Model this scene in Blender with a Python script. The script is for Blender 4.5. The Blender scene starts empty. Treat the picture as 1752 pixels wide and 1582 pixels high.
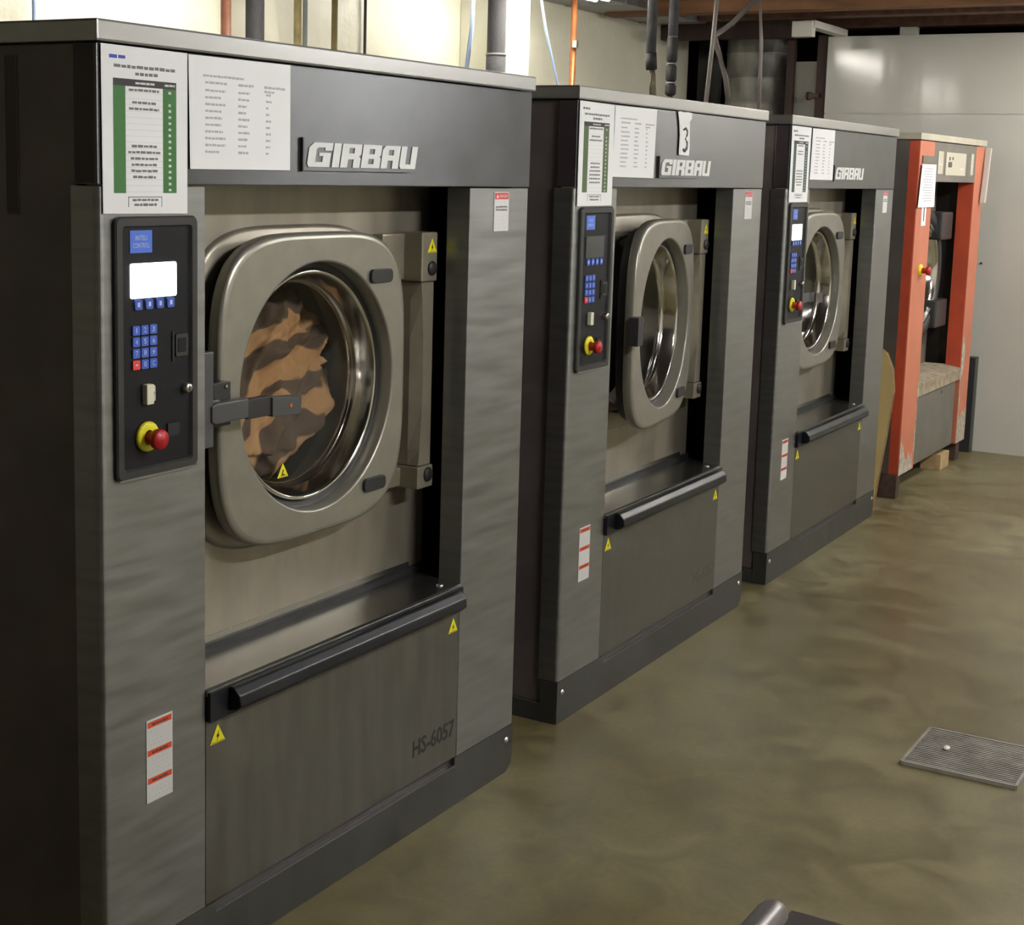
import bpy, bmesh, math, random
from mathutils import Vector, Matrix
random.seed(7)
PI = math.pi
C = bpy.context.scene.collection
sc = bpy.context.scene
def srgb(r, g, b):
    f = lambda c: (c/255/12.92) if c/255 <= .04045 else ((c/255+.055)/1.055)**2.4
    return (f(r), f(g), f(b), 1)

# ------------------------------------------------------------------ materials
MATS = {}
def mat(name, col, rough=.5, metal=0., var=0., vscale=6., stretch=(1, 1, 1), rvar=0., bump=0., bscale=40., spec=.5,
        col2=None, emit=None, estr=0., lo=.35, hi=.65, detail=6, coat=0., aniso=0.):
    m = bpy.data.materials.new(name); m.use_nodes = True
    nt = m.node_tree; b = nt.nodes['Principled BSDF']
    b.inputs['Base Color'].default_value = col
    b.inputs['Roughness'].default_value = rough
    b.inputs['Metallic'].default_value = metal
    b.inputs['Specular IOR Level'].default_value = spec
    if aniso:
        b.inputs['Anisotropic'].default_value = aniso; b.inputs['Anisotropic Rotation'].default_value = .25
        tg = nt.nodes.new('ShaderNodeTangent'); tg.direction_type = 'RADIAL'; tg.axis = 'Z'; nt.links.new(tg.outputs['Tangent'], b.inputs['Tangent'])
    if coat: b.inputs['Coat Weight'].default_value = coat; b.inputs['Coat Roughness'].default_value = .12
    if emit: b.inputs['Emission Color'].default_value = emit; b.inputs['Emission Strength'].default_value = estr
    if var or col2 or rvar or bump:
        tc = nt.nodes.new('ShaderNodeTexCoord'); mp = nt.nodes.new('ShaderNodeMapping')
        mp.inputs['Scale'].default_value = stretch
        nt.links.new(tc.outputs['Object'], mp.inputs['Vector'])
        n = nt.nodes.new('ShaderNodeTexNoise'); n.inputs['Scale'].default_value = vscale; n.inputs['Detail'].default_value = detail
        nt.links.new(mp.outputs['Vector'], n.inputs['Vector'])
        if var or col2:
            r = nt.nodes.new('ShaderNodeValToRGB')
            r.color_ramp.elements[0].position = lo; r.color_ramp.elements[1].position = hi
            c2 = col2 or tuple(min(1, c*(1+var)) for c in col[:3]) + (1,)
            c1 = col if col2 else tuple(c*(1-var) for c in col[:3]) + (1,)
            r.color_ramp.elements[0].color = c1; r.color_ramp.elements[1].color = c2
            nt.links.new(n.outputs['Fac'], r.inputs['Fac']); nt.links.new(r.outputs['Color'], b.inputs['Base Color'])
        if rvar:
            mr = nt.nodes.new('ShaderNodeMapRange')
            mr.inputs['To Min'].default_value = rough-rvar; mr.inputs['To Max'].default_value = rough+rvar
            mr.inputs['From Min'].default_value = .3; mr.inputs['From Max'].default_value = .7
            nt.links.new(n.outputs['Fac'], mr.inputs['Value']); nt.links.new(mr.outputs['Result'], b.inputs['Roughness'])
        if bump:
            n2 = nt.nodes.new('ShaderNodeTexNoise'); n2.inputs['Scale'].default_value = bscale; n2.inputs['Detail'].default_value = 4
            nt.links.new(mp.outputs['Vector'], n2.inputs['Vector'])
            bp = nt.nodes.new('ShaderNodeBump'); bp.inputs['Strength'].default_value = bump; bp.inputs['Distance'].default_value = .01
            nt.links.new(n2.outputs['Fac'], bp.inputs['Height']); nt.links.new(bp.outputs['Normal'], b.inputs['Normal'])
    MATS[name] = m
    return m

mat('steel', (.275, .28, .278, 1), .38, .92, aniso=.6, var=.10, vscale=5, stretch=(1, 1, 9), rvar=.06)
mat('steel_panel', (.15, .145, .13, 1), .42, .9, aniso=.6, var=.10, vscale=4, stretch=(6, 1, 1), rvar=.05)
mat('lid_steel', (.36, .36, .358, 1), .30, .9)
mat('graphite', (.112, .115, .122, 1), .33, .85, aniso=.8, var=.06, vscale=9, rvar=.04)
mat('plinth_grey', (.042, .041, .039, 1), .45, .1, var=.25, vscale=7, stretch=(1, 1, .3), rvar=.08)
mat('side_dark', (.13, .108, .106, 1), .45, .25, var=.15, vscale=5)
mat('edge_dark', (.035, .026, .027, 1), .5, .0)
mat('void_black', (.006, .006, .006, 1), .7)
mat('door_paint', (.29, .28, .24, 1), .34, .55, var=.05, vscale=20)
mat('hinge_paint', (.30, .275, .215, 1), .38, .55, var=.06, vscale=14)
mat('surround_steel', (.30, .27, .222, 1), .42, .6, var=.14, vscale=3.5, stretch=(3, 1, 1), rvar=.06)
mat('shelf_steel', (.34, .335, .315, 1), .26, .95, var=.06, vscale=3, stretch=(.6, 1, 1), rvar=.05)
mat('chrome', (.62, .60, .56, 1), .13, 1., var=.06, vscale=12)
mat('drum_steel', (.22, .21, .20, 1), .33, 1.)
mat('rubber', (.014, .014, .016, 1), .5)
mat('bar_plastic', (.010, .011, .015, 1), .34, spec=.3)
mat('black_plastic', (.020, .019, .021, 1), .42)
mat('panel_black', (.009, .009, .012, 1), .45, spec=.2)
mat('panel_frame', (.034, .034, .033, 1), .42, spec=.35)
mat('latch_grey', (.055, .055, .058, 1), .42)
mat('white_plastic', srgb(220, 215, 195), .4)
mat('yellow', srgb(225, 215, 30), .45)
mat('red_button', srgb(175, 25, 30), .4)
mat('orange_mark', srgb(190, 80, 50), .5)
mat('blue_label', srgb(75, 115, 215), .4)
mat('blue_key', srgb(62, 92, 185), .4)
mat('red_key', srgb(225, 70, 65), .4)
mat('pale_legend', srgb(185, 200, 240), .5)
mat('paper', (.80, .81, .83, 1), .75)
mat('ink', (.16, .16, .17, 1), .7)
mat('ink_pale', (.42, .43, .46, 1), .7)
mat('ink_blue', srgb(60, 75, 170), .7)
mat('row_line', (.62, .63, .64, 1), .7)
mat('header_ink', (.035, .033, .035, 1), .7)
mat('green_ink', srgb(58, 112, 55), .7)
mat('green_olive_ink', srgb(82, 100, 66), .7)
mat('green_dark_ink', srgb(62, 78, 70), .7)
mat('label_white', (.62, .62, .62, 1), .5)
mat('label_orange', srgb(215, 75, 40), .5)
mat('label_red', srgb(205, 50, 60), .5)
mat('letter_white', (.68, .70, .70, 1), .4)
mat('print_black', (.016, .014, .012, 1), .5)
mat('print_worn', (.075, .072, .062, 1), .5)
mat('screen_lit', (.8, .8, .8, 1), .3, emit=(.95, 1, 1, 1), estr=1.6)
mat('screen_green', (.5, .55, .5, 1), .3, emit=(.72, .82, .70, 1), estr=.75)
mat('screen_off', (.05, .053, .052, 1), .25)
mat('screw_metal', (.55, .55, .53, 1), .3, 1.)
# room
mat('cream_wall', srgb(216, 212, 192), .42, bump=.25, bscale=28, var=.05, vscale=2.5)
mat('pilaster_paint', srgb(226, 223, 205), .45, bump=.1, bscale=25)
mat('panel_white', srgb(196, 195, 187), .10, aniso=.75, bump=.02, bscale=2.0, var=.03, vscale=1.3)
mat('dim_wall', srgb(222, 218, 205), .7, var=.05, vscale=2)
mat('dark_wood', srgb(96, 66, 54), .7, var=.3, vscale=4, stretch=(1, 5, 5))
mat('beam_wood', srgb(125, 86, 54), .65, var=.3, vscale=3, stretch=(3, 1, 6))
mat('dark_brown', srgb(62, 48, 45), .7, var=.25, vscale=3)
mat('timber_red', srgb(70, 50, 46), .6, var=.2, vscale=4, stretch=(5, 5, 1))
mat('galvanised', (.30, .30, .31, 1), .38, .75, var=.2, vscale=10, rvar=.08)
mat('duct_dark', (.46, .45, .42, 1), .45, .5, var=.45, vscale=7, stretch=(1, 1, .5), rvar=.12, bump=.15, bscale=14)
mat('copper', srgb(178, 112, 70), .38, .55, var=.15, vscale=20)
mat('copper_dull', srgb(98, 60, 44), .5, .3, var=.2, vscale=20)
mat('pipe_foam', (.012, .010, .012, 1), .75, bump=.25, bscale=60)
mat('pipe_dust', (.05, .048, .052, 1), .8, bump=.3, bscale=70, var=.3, vscale=12)
mat('pipe_olive', srgb(125, 112, 76), .45, .3, var=.2, vscale=18)
mat('pipe_grey', srgb(135, 138, 135), .4, .3)
mat('brass_hose', srgb(92, 84, 62), .5, .3, bump=.4, bscale=120)
mat('cable_blue', srgb(150, 170, 205), .4)
mat('cable_grey', srgb(120, 112, 108), .5)
mat('cord_dark', srgb(50, 44, 38), .6)
mat('tape_grey', srgb(120, 118, 118), .6)
mat('lamp_white', srgb(230, 230, 225), .4)
mat('tube', (1, 1, 1, 1), .4, emit=(1, .97, .88, 1), estr=24)
mat('tube_dim', (1, 1, 1, 1), .4, emit=(1, .97, .88, 1), estr=19)
mat('tube_aisle', (1, 1, 1, 1), .4, emit=(1, .98, .935, 1), estr=112)
mat('trunking', srgb(215, 213, 205), .45)
mat('pale_block', srgb(190, 188, 180), .5)
# orange dryer
mat('orange_paint', srgb(190, 113, 87), .42, var=.05, vscale=6)
mat('orange_shaded', srgb(178, 72, 46), .45, var=.1, vscale=8)  # the orange paint darkened; shade of the column side faces put into the colour
mat('chip_white', srgb(175, 165, 150), .7, var=.3, vscale=40)
mat('dryer_grey', srgb(120, 115, 108), .45, .3, var=.1, vscale=8)
mat('dryer_side', (.11, .10, .092, 1), .42, .35, var=.1, vscale=5)
mat('dryer_top', srgb(178, 172, 155), .5, var=.08, vscale=8)
mat('dryer_lower', srgb(128, 126, 118), .38, .5, var=.1, vscale=6)
mat('dryer_black', (.03, .03, .031, 1), .42)
mat('dryer_label', srgb(185, 180, 162), .5)
mat('worn_brown', srgb(128, 112, 90), .7, col2=srgb(160, 150, 134), vscale=22)
mat('board_face', srgb(190, 168, 112), .7, var=.08, vscale=5)
mat('board_edge', srgb(112, 86, 52), .8, var=.25, vscale=30)
mat('wood_block', srgb(175, 150, 110), .8, var=.15, vscale=20)
mat('rust_foot', srgb(70, 52, 44), .8, var=.3, vscale=30)
mat('grate_metal', (.34, .32, .29, 1), .5, .3, var=.2, vscale=14)
mat('grate_dark', (.02, .018, .015, 1), .8)
mat('soap_white', srgb(240, 238, 228), .5)
mat('cart_tube', (.20, .185, .185, 1), .34, .6)
mat('cart_dark', (.06, .052, .054, 1), .4)
mat('cart_deck', srgb(90, 85, 78), .6)

def floor_mat():
    m = bpy.data.materials.new('concrete'); m.use_nodes = True; nt = m.node_tree; b = nt.nodes['Principled BSDF']
    N, L = nt.nodes.new, nt.links.new
    tc = N('ShaderNodeTexCoord')
    def noise(s, d, dist=0):
        n = N('ShaderNodeTexNoise'); n.inputs['Scale'].default_value = s; n.inputs['Detail'].default_value = d
        n.inputs['Distortion'].default_value = dist; L(tc.outputs['Object'], n.inputs['Vector']); return n
    n1 = noise(1.3, 8, .6); n2 = noise(5.5, 8, 1.2); n3 = noise(60, 3)
    r1 = N('ShaderNodeValToRGB'); e = r1.color_ramp.elements
    e[0].position = .34; e[0].color = srgb(97, 88, 58); e[1].position = .68; e[1].color = srgb(121, 114, 87)
    L(n1.outputs['Fac'], r1.inputs['Fac'])
    r2 = N('ShaderNodeValToRGB'); e = r2.color_ramp.elements
    e[0].position = .30; e[0].color = (.64, .62, .56, 1); e[1].position = .66; e[1].color = (1.14, 1.13, 1.08, 1)
    L(n2.outputs['Fac'], r2.inputs['Fac'])
    r3 = N('ShaderNodeValToRGB'); e = r3.color_ramp.elements
    e[0].position = .2; e[0].color = (.9, .9, .9, 1); e[1].position = .7; e[1].color = (1.05, 1.05, 1.05, 1)
    L(n3.outputs['Fac'], r3.inputs['Fac'])
    a = N('ShaderNodeMixRGB'); a.blend_type = 'MULTIPLY'; a.inputs['Fac'].default_value = 1
    L(r1.outputs['Color'], a.inputs['Color1']); L(r2.outputs['Color'], a.inputs['Color2'])
    c = N('ShaderNodeMixRGB'); c.blend_type = 'MULTIPLY'; c.inputs['Fac'].default_value = 1
    L(a.outputs['Color'], c.inputs['Color1']); L(r3.outputs['Color'], c.inputs['Color2'])
    L(c.outputs['Color'], b.inputs['Base Color'])
    mr = N('ShaderNodeMapRange'); mr.inputs['From Min'].default_value = .3; mr.inputs['From Max'].default_value = .7
    mr.inputs['To Min'].default_value = .30; mr.inputs['To Max'].default_value = .52
    L(n2.outputs['Fac'], mr.inputs['Value']); L(mr.outputs['Result'], b.inputs['Roughness'])
    bp = N('ShaderNodeBump'); bp.inputs['Strength'].default_value = .08; bp.inputs['Distance'].default_value = .01
    L(n2.outputs['Fac'], bp.inputs['Height']); L(bp.outputs['Normal'], b.inputs['Normal'])
    MATS['concrete'] = m
floor_mat()

def glass_mat():
    m = bpy.data.materials.new('door_glass'); m.use_nodes = True; nt = m.node_tree
    for n in list(nt.nodes):
        if n.type != 'OUTPUT_MATERIAL': nt.nodes.remove(n)
    out = [n for n in nt.nodes if n.type == 'OUTPUT_MATERIAL'][0]
    t = nt.nodes.new('ShaderNodeBsdfTransparent'); t.inputs['Color'].default_value = (.82, .84, .82, 1)
    g = nt.nodes.new('ShaderNodeBsdfGlossy'); g.inputs['Roughness'].default_value = .04
    ge = nt.nodes.new('ShaderNodeNewGeometry'); dt = nt.nodes.new('ShaderNodeVectorMath'); dt.operation = 'DOT_PRODUCT'
    nt.links.new(ge.outputs['Incoming'], dt.inputs[0]); nt.links.new(ge.outputs['Normal'], dt.inputs[1])
    def mth(op, a, v):
        n = nt.nodes.new('ShaderNodeMath'); n.operation = op; n.inputs[1].default_value = v; nt.links.new(a, n.inputs[0]); return n.outputs[0]
    k = mth('ABSOLUTE', dt.outputs['Value'], 0); k = mth('MULTIPLY', k, -1); k = mth('ADD', k, 1); k = mth('POWER', k, 5); k = mth('MULTIPLY', k, .93)
    k = mth('ADD', k, .05)
    x = nt.nodes.new('ShaderNodeMixShader')
    nt.links.new(k, x.inputs['Fac']); nt.links.new(t.outputs[0], x.inputs[1]); nt.links.new(g.outputs[0], x.inputs[2])
    nt.links.new(x.outputs[0], out.inputs['Surface'])
    MATS['door_glass'] = m
glass_mat()

def cloth_mat():
    m = bpy.data.materials.new('striped_cloth'); m.use_nodes = True; nt = m.node_tree; b = nt.nodes['Principled BSDF']
    N, L = nt.nodes.new, nt.links.new
    tc = N('ShaderNodeTexCoord'); mp = N('ShaderNodeMapping'); mp.inputs['Rotation'].default_value = (0, -.25, 0)
    L(tc.outputs['Object'], mp.inputs['Vector'])
    n = N('ShaderNodeTexNoise'); n.inputs['Scale'].default_value = 5.5; n.inputs['Detail'].default_value = 2
    L(mp.outputs['Vector'], n.inputs['Vector'])
    add = N('ShaderNodeMixRGB'); add.blend_type = 'ADD'; add.inputs['Fac'].default_value = .30
    L(mp.outputs['Vector'], add.inputs['Color1']); L(n.outputs['Color'], add.inputs['Color2'])
    w = N('ShaderNodeTexWave'); w.wave_type = 'BANDS'; w.bands_direction = 'Z'; w.inputs['Scale'].default_value = 2.7
    w.inputs['Distortion'].default_value = 2.6; w.inputs['Detail'].default_value = 1
    L(add.outputs['Color'], w.inputs['Vector'])
    r = N('ShaderNodeValToRGB'); e = r.color_ramp.elements
    e[0].position = .30; e[0].color = srgb(92, 72, 60); e[1].position = .46; e[1].color = srgb(186, 140, 98)
    L(w.outputs['Fac'], r.inputs['Fac']); L(r.outputs['Color'], b.inputs['Base Color'])
    b.inputs['Roughness'].default_value = .85
    MATS['striped_cloth'] = m
cloth_mat()

# ------------------------------------------------------------------ mesh builder
_tmp = {}
def curve_mesh(key, make):
    if key not in _tmp:
        cu = make(); ob = bpy.data.objects.new('tmp', cu); C.objects.link(ob)
        dg = bpy.context.evaluated_depsgraph_get(); dg.update()
        me = bpy.data.meshes.new_from_object(ob.evaluated_get(dg))
        _tmp[key] = ([tuple(v.co) for v in me.vertices], [tuple(p.vertices) for p in me.polygons])
        bpy.data.objects.remove(ob); bpy.data.curves.remove(cu); bpy.data.meshes.remove(me)
    return _tmp[key]

class MB:
    def __init__(s): s.v = []; s.f = []; s.m = []; s.mats = []; s.sm = []
    def mi(s, name):
        if name not in s.mats: s.mats.append(name)
        return s.mats.index(name)
    def add(s, verts, faces, m, smooth=False):
        o = len(s.v); s.v += [tuple(v) for v in verts]; k = s.mi(m)
        for f in faces: s.f.append(tuple(i+o for i in f)); s.m.append(k); s.sm.append(smooth)
        return s
    def box(s, x0, x1, y0, y1, z0, z1, m):
        V = [(x, y, z) for x in (x0, x1) for y in (y0, y1) for z in (z0, z1)]
        F = [(0, 1, 3, 2), (4, 6, 7, 5), (0, 4, 5, 1), (2, 3, 7, 6), (0, 2, 6, 4), (1, 5, 7, 3)]
        return s.add(V, F, m)
    def prism(s, pts, y0, y1, m, axis='y'):          # pts (a,b) outline; extruded along axis
        n = len(pts)
        def P(a, b, t): return (a, t, b) if axis == 'y' else ((t, a, b) if axis == 'x' else (a, b, t))
        V = [P(a, b, y0) for a, b in pts] + [P(a, b, y1) for a, b in pts]
        F = [tuple(range(n)), tuple(range(2*n-1, n-1, -1))] + [(i, (i+1) % n, (i+1) % n+n, i+n) for i in range(n)]
        return s.add(V, F, m)
    def loft(s, loops, m, smooth=True, cap0=False, cap1=False, closed=True):
        n = len(loops[0]); V = [p for l in loops for p in l]; F = []
        for k in range(len(loops)-1):
            for i in range(n if closed else n-1):
                j = (i+1) % n; F.append((k*n+i, k*n+j, (k+1)*n+j, (k+1)*n+i))
        if cap0: F.append(tuple(range(n)))
        if cap1: F.append(tuple((len(loops)-1)*n+i for i in range(n-1, -1, -1)))
        return s.add(V, F, m, smooth)
    def lathe_y(s, cx, cz, prof, m, n=64, smooth=True, cap0=False, cap1=False):   # prof [(r,y)]
        L = [[(cx+r*math.cos(2*PI*i/n), y, cz+r*math.sin(2*PI*i/n)) for i in range(n)] for r, y in prof]
        return s.loft(L, m, smooth, cap0, cap1)
    def lathe_z(s, cx, cy, prof, m, n=32, smooth=True, cap0=True, cap1=True):     # prof [(r,z)]
        L = [[(cx+r*math.cos(2*PI*i/n), cy+r*math.sin(2*PI*i/n), z) for i in range(n)] for r, z in prof]
        return s.loft(L, m, smooth, cap0, cap1)
    def tube(s, path, r, m, n=12, cap=True):
        P = [Vector(p) for p in path]; L = []
        up = Vector((0, 0, 1))
        for i, p in enumerate(P):
            t = (P[min(i+1, len(P)-1)]-P[max(i-1, 0)]).normalized()
            a = t.cross(up)
            if a.length < .05: a = t.cross(Vector((1, 0, 0)))
            a.normalize(); b = t.cross(a).normalized()
            rr = r[i] if isinstance(r, (list, tuple)) else r
            L.append([tuple(p+a*rr*math.cos(2*PI*k/n)+b*rr*math.sin(2*PI*k/n)) for k in range(n)])
        for i in range(1, len(L)):                    # keep loops from twisting
            best = min(range(n), key=lambda q: (Vector(L[i][q])-Vector(L[i-1][0])).length - 0)
            d1 = sum((Vector(L[i][(best+k) % n])-Vector(L[i-1][k])).length for k in range(n))
            d2 = sum((Vector(L[i][(best-k) % n])-Vector(L[i-1][k])).length for k in range(n))
            L[i] = [L[i][(best+k) % n] for k in range(n)] if d1 <= d2 else [L[i][(best-k) % n] for k in range(n)]
        return s.loft(L, m, True, cap, cap)
    def shape(s, key, outlines, x0, z0, sx, sz, shear, y0, th, m):   # filled 2d outlines with holes, standing in the xz plane
        def mk():
            cu = bpy.data.curves.new('c', 'CURVE'); cu.dimensions = '2D'; cu.fill_mode = 'BOTH'; cu.extrude = .5
            for o in outlines:
                sp = cu.splines.new('POLY'); sp.points.add(len(o)-1); sp.use_cyclic_u = True
                for p, q in zip(sp.points, o): p.co = (q[0], q[1], 0, 1)
            return cu
        V, F = curve_mesh(key, mk)
        return s.add([(x0+sx*x+shear*sz*y, y0-th*(z+.5), z0+sz*y) for x, y, z in V], F, m)
    def text(s, txt, x0, z0, h, m, y0=0, th=.0004, wscale=1., width=None, align='l', bold=0.):
        def mk():
            cu = bpy.data.curves.new('t', 'FONT'); cu.body = txt; cu.size = 1; cu.extrude = .5; cu.resolution_u = 2; cu.offset = bold
            return cu
        V, F = curve_mesh('T'+txt, mk)
        if not V: return s
        ax = min(v[0] for v in V); bx = max(v[0] for v in V); az = min(v[1] for v in V); bz = max(v[1] for v in V)
        k = h/(bz-az); kx = k*wscale
        if width: kx = width/(bx-ax)
        off = -(bx-ax)*kx/2 if align == 'c' else 0
        return s.add([(x0+off+(x-ax)*kx, y0-th*(z+.5), z0+(y-az)*k) for x, y, z in V], F, m)
    def words(s, x0, x1, z, h, m, y0, rnd=None):      # a line of print too small to read
        x = x0
        while x < x1-.001:
            w = min(random.uniform(.35, .9)*h*3.2, x1-x)
            s.box(x, x+w, y0-.0003, y0+.0004, z+random.uniform(0, .12)*h, z+h*random.uniform(.82, 1), m)
            x += w+h*.42
        return s
    def build(s, name, parent=None, bevel=0, seg=2, loc=None, rot=None, sub=0, auto=None):
        me = bpy.data.meshes.new(name); me.from_pydata(s.v, [], s.f)
        for k in s.mats: me.materials.append(MATS[k])
        for p, k, q in zip(me.polygons, s.m, s.sm): p.material_index = k; p.use_smooth = q
        bm = bmesh.new(); bm.from_mesh(me)
        bmesh.ops.recalc_face_normals(bm, faces=bm.faces)
        if bevel:
            es = [e for e in bm.edges if len(e.link_faces) == 2 and e.calc_face_angle(0) > .6]
            bmesh.ops.bevel(bm, geom=es, offset=bevel, segments=seg, affect='EDGES', profile=.6, clamp_overlap=True)
        bm.to_mesh(me); bm.free()
        o = bpy.data.objects.new(name, me); C.objects.link(o)
        if loc: o.location = loc
        if rot: o.rotation_euler = rot
        if parent: o.parent = parent
        if sub:
            md = o.modifiers.new('Subdivision', 'SUBSURF'); md.levels = sub; md.render_levels = sub
        return o

def tag(o, label, cat, group=None):
    o['label'] = label; o['category'] = cat
    if group: o['group'] = group
    return o
def thing(name, label, cat, loc=(0, 0, 0), rz=0, group=None):
    o = bpy.data.objects.new(name, None); C.objects.link(o); o.location = loc; o.rotation_euler = (0, 0, rz)
    o.empty_display_size = .1
    return tag(o, label, cat, group)
def struct(o): o['kind'] = 'structure'; return o
def lab(o, t): o['label'] = t; return o
def copy_tree(o, parent=None):
    c = o.copy(); C.objects.link(c)
    if parent: c.parent = parent
    for ch in o.children: copy_tree(ch, c)
    return c

# ------------------------------------------------------------------ camera (solved from the photograph's vanishing lines)
F_PX, CX, CY = 2583.1279, 824.0533, 673.1107
yaw, pitch, roll = 1.0337, .1479, -.0266
ca, sa, cb, sb, cg, sg = math.cos(yaw), math.sin(yaw), math.cos(pitch), math.sin(pitch), math.cos(roll), math.sin(roll)
fwd = Vector((sa*cb, ca*cb, -sb)); rt = Vector((ca, -sa, 0)); dn = fwd.cross(rt)
right = cg*rt+sg*dn; down = -sg*rt+cg*dn
cam = bpy.data.cameras.new('camera'); co = bpy.data.objects.new('camera', cam); C.objects.link(co)
M = Matrix((right, -down, -fwd)).transposed().to_4x4(); M.translation = Vector((-1.8558, -1.8636, 1.5716)); co.matrix_world = M
cam.sensor_fit = 'HORIZONTAL'; cam.sensor_width = 36; cam.lens = F_PX*36/1752
cam.shift_x = (876-CX)/1752; cam.shift_y = (CY-791)/1752; cam.clip_start = .05
sc.camera = co
sc.view_settings.view_transform = 'Standard'; sc.view_settings.look = 'None'; sc.view_settings.gamma = 1
sc.view_settings.exposure = 1.25
w = bpy.data.worlds.new('world'); sc.world = w; w.use_nodes = True
w.node_tree.nodes['Background'].inputs[0].default_value = (.02, .02, .02, 1)

# ------------------------------------------------------------------ the room
def slab(name, m, *bx):
    b = MB()
    for q in bx: b.box(*q, m)
    return struct(b.build(name))
slab('floor', 'concrete', (-4.2, 9.2, -6.2, 3.2, -.1, 0))
slab('ceiling', 'dark_brown', (-4.2, 9.2, -6.2, 3.2, 2.85, 2.95))
slab('wall_back', 'cream_wall', (-4.2, 7.50, 2.2, 2.35, 0, 2.85))
b = MB(); b.box(4.665, 5.061, 2.024, 2.2, 0, 2.460, 'pilaster_paint'); struct(b.build('wall_pilaster', bevel=.006))
b = MB()                                        # far wall of white sandwich panels, with the joint between two courses
b.box(7.18, 7.26, -6.2, 1.155, 0, 1.952, 'panel_white'); b.box(7.18, 7.26, -6.2, 1.155, 1.957, 2.41, 'panel_white')
b.box(7.185, 7.255, -6.2, 1.15, 1.95, 1.96, 'pale_block')
b.box(7.176, 7.181, .158, .168, 1.099, 1.109, 'print_black')
fw = struct(b.build('wall_far'))
slab('wall_left', 'dim_wall', (-4.2, -4.1, -6.2, 2.2, 0, 2.85))
slab('wall_front', 'dim_wall', (-4.2, 9.2, -4.9, -4.8, 0, 2.85))
slab('wall_alcove', 'dark_brown', (7.5, 9.2, 3.1, 3.2, 0, 2.85), (9.1, 9.2, -6.2, 3.1, 0, 2.85), (7.4, 7.5, 2.35, 3.2, 0, 2.85))
slab('trim_post', 'timber_red', (7.20, 7.29, 1.158, 1.225, 0, 2.42))
slab('trim_lintel', 'timber_red', (7.05, 7.15, 1.26, 2.195, 2.40, 2.85))
# roof joists running away over the row of machines
for nm, x, z0, z1, m, th in (('beam_wood', 6.15, 2.46, 2.85, 'beam_wood', .12), ('dark_wood', 6.75, 2.44, 2.85, 'dark_wood', .12), ('beam_wood', 7.24, 2.43, 2.85, 'beam_wood', .16)):
    pass
def joist(x, th, z0, m, label):
    o = MB().box(x-th/2, x+th/2, -4.75, 2.15, z0, 2.846, m).build('roof_joist', bevel=.006)
    return tag(o, label, 'joist')
joist(6.22, .14, 2.46, 'beam_wood', 'orange-brown timber roof joist above the third washer, nearest of the joists')
joist(6.78, .12, 2.48, 'dark_wood', 'dark brown timber roof joist in the middle, above the orange machine')
joist(7.26, .16, 2.459, 'dark_wood', 'dark brown timber roof joist resting over the top edge of the white far wall')
# ------------------------------------------------------------------ washers
W, H, CW, RX = 1.48, 1.80, .269, 1.1975
ZB, ZP, ZS = 1.526, .125, .568
DCX, DCZ, HY = .733, 1.098, .08
LET = {'G': (1.6, [[(1.6, 1), (1.6, .68), (1.1, .68), (1.1, .8), (.62, .8), (.5, .72), (.5, .2), (1.0, .2), (1.0, .45), (.72, .45), (.72, .58), (1.52, .58), (1.52, 0), (.12, 0), (0, .12), (0, .78), (.3, 1)]]),
       'I': (.5, [[(0, 0), (.5, 0), (.5, 1), (0, 1)]]),
       'R': (1.4, [[(0, 0), (0, 1), (1.4, 1), (1.4, .56), (1.25, .48), (1.4, .4), (1.4, 0), (.9, 0), (.9, .35), (.5, .35), (.5, 0)], [(.5, .6), (.9, .6), (.9, .83), (.5, .83)]]),
       'B': (1.4, [[(0, 0), (0, 1), (1.4, 1), (1.4, .57), (1.3, .5), (1.4, .43), (1.4, 0)], [(.5, .6), (.9, .6), (.9, .83), (.5, .83)], [(.5, .17), (.9, .17), (.9, .4), (.5, .4)]]),
       'A': (1.35, [[(0, 0), (0, .82), (.22, 1), (1.35, 1), (1.35, 0), (.87, 0), (.87, .35), (.48, .35), (.48, 0)], [(.48, .58), (.87, .58), (.87, .82), (.48, .82)]]),
       'U': (1.3, [[(0, 1), (.45, 1), (.45, .2), (.85, .2), (.85, 1), (1.3, 1), (1.3, 0), (.12, 0), (0, .12)]])}

def triangle(cx, cz, h, y, name='warning_sticker', parent=None, th=.001, glyph='bolt'):
    b = MB(); w_ = h*.58
    b.prism([(cx-w_, cz), (cx+w_, cz), (cx, cz+h)], y-th, y, 'yellow')
    yy = y-th
    if glyph == 'bolt':
        b.prism([(cx+.10*h, cz+.66*h), (cx-.13*h, cz+.34*h), (cx, cz+.34*h), (cx-.09*h, cz+.10*h), (cx+.14*h, cz+.42*h), (cx+.02*h, cz+.42*h)], yy-.0004, yy+.0002, 'print_black')
    else:
        b.prism([(cx-.22*h, cz+.12*h), (cx+.25*h, cz+.12*h), (cx+.2*h, cz+.2*h), (cx-.02*h, cz+.22*h), (cx+.1*h, cz+.5*h), (cx, cz+.55*h), (cx-.12*h, cz+.22*h)], yy-.0004, yy+.0002, 'print_black')
    for (x0, z0, x1, z1) in ((cx-w_*.8, cz+.05*h, cx+w_*.8, cz+.05*h),):
        b.box(x0, x1, yy-.0004, yy+.0002, z0-.006*h, z0+.02*h, 'print_black')
    o = b.build(name, parent); lab(o, 'yellow warning triangle sticker'); return o

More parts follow.
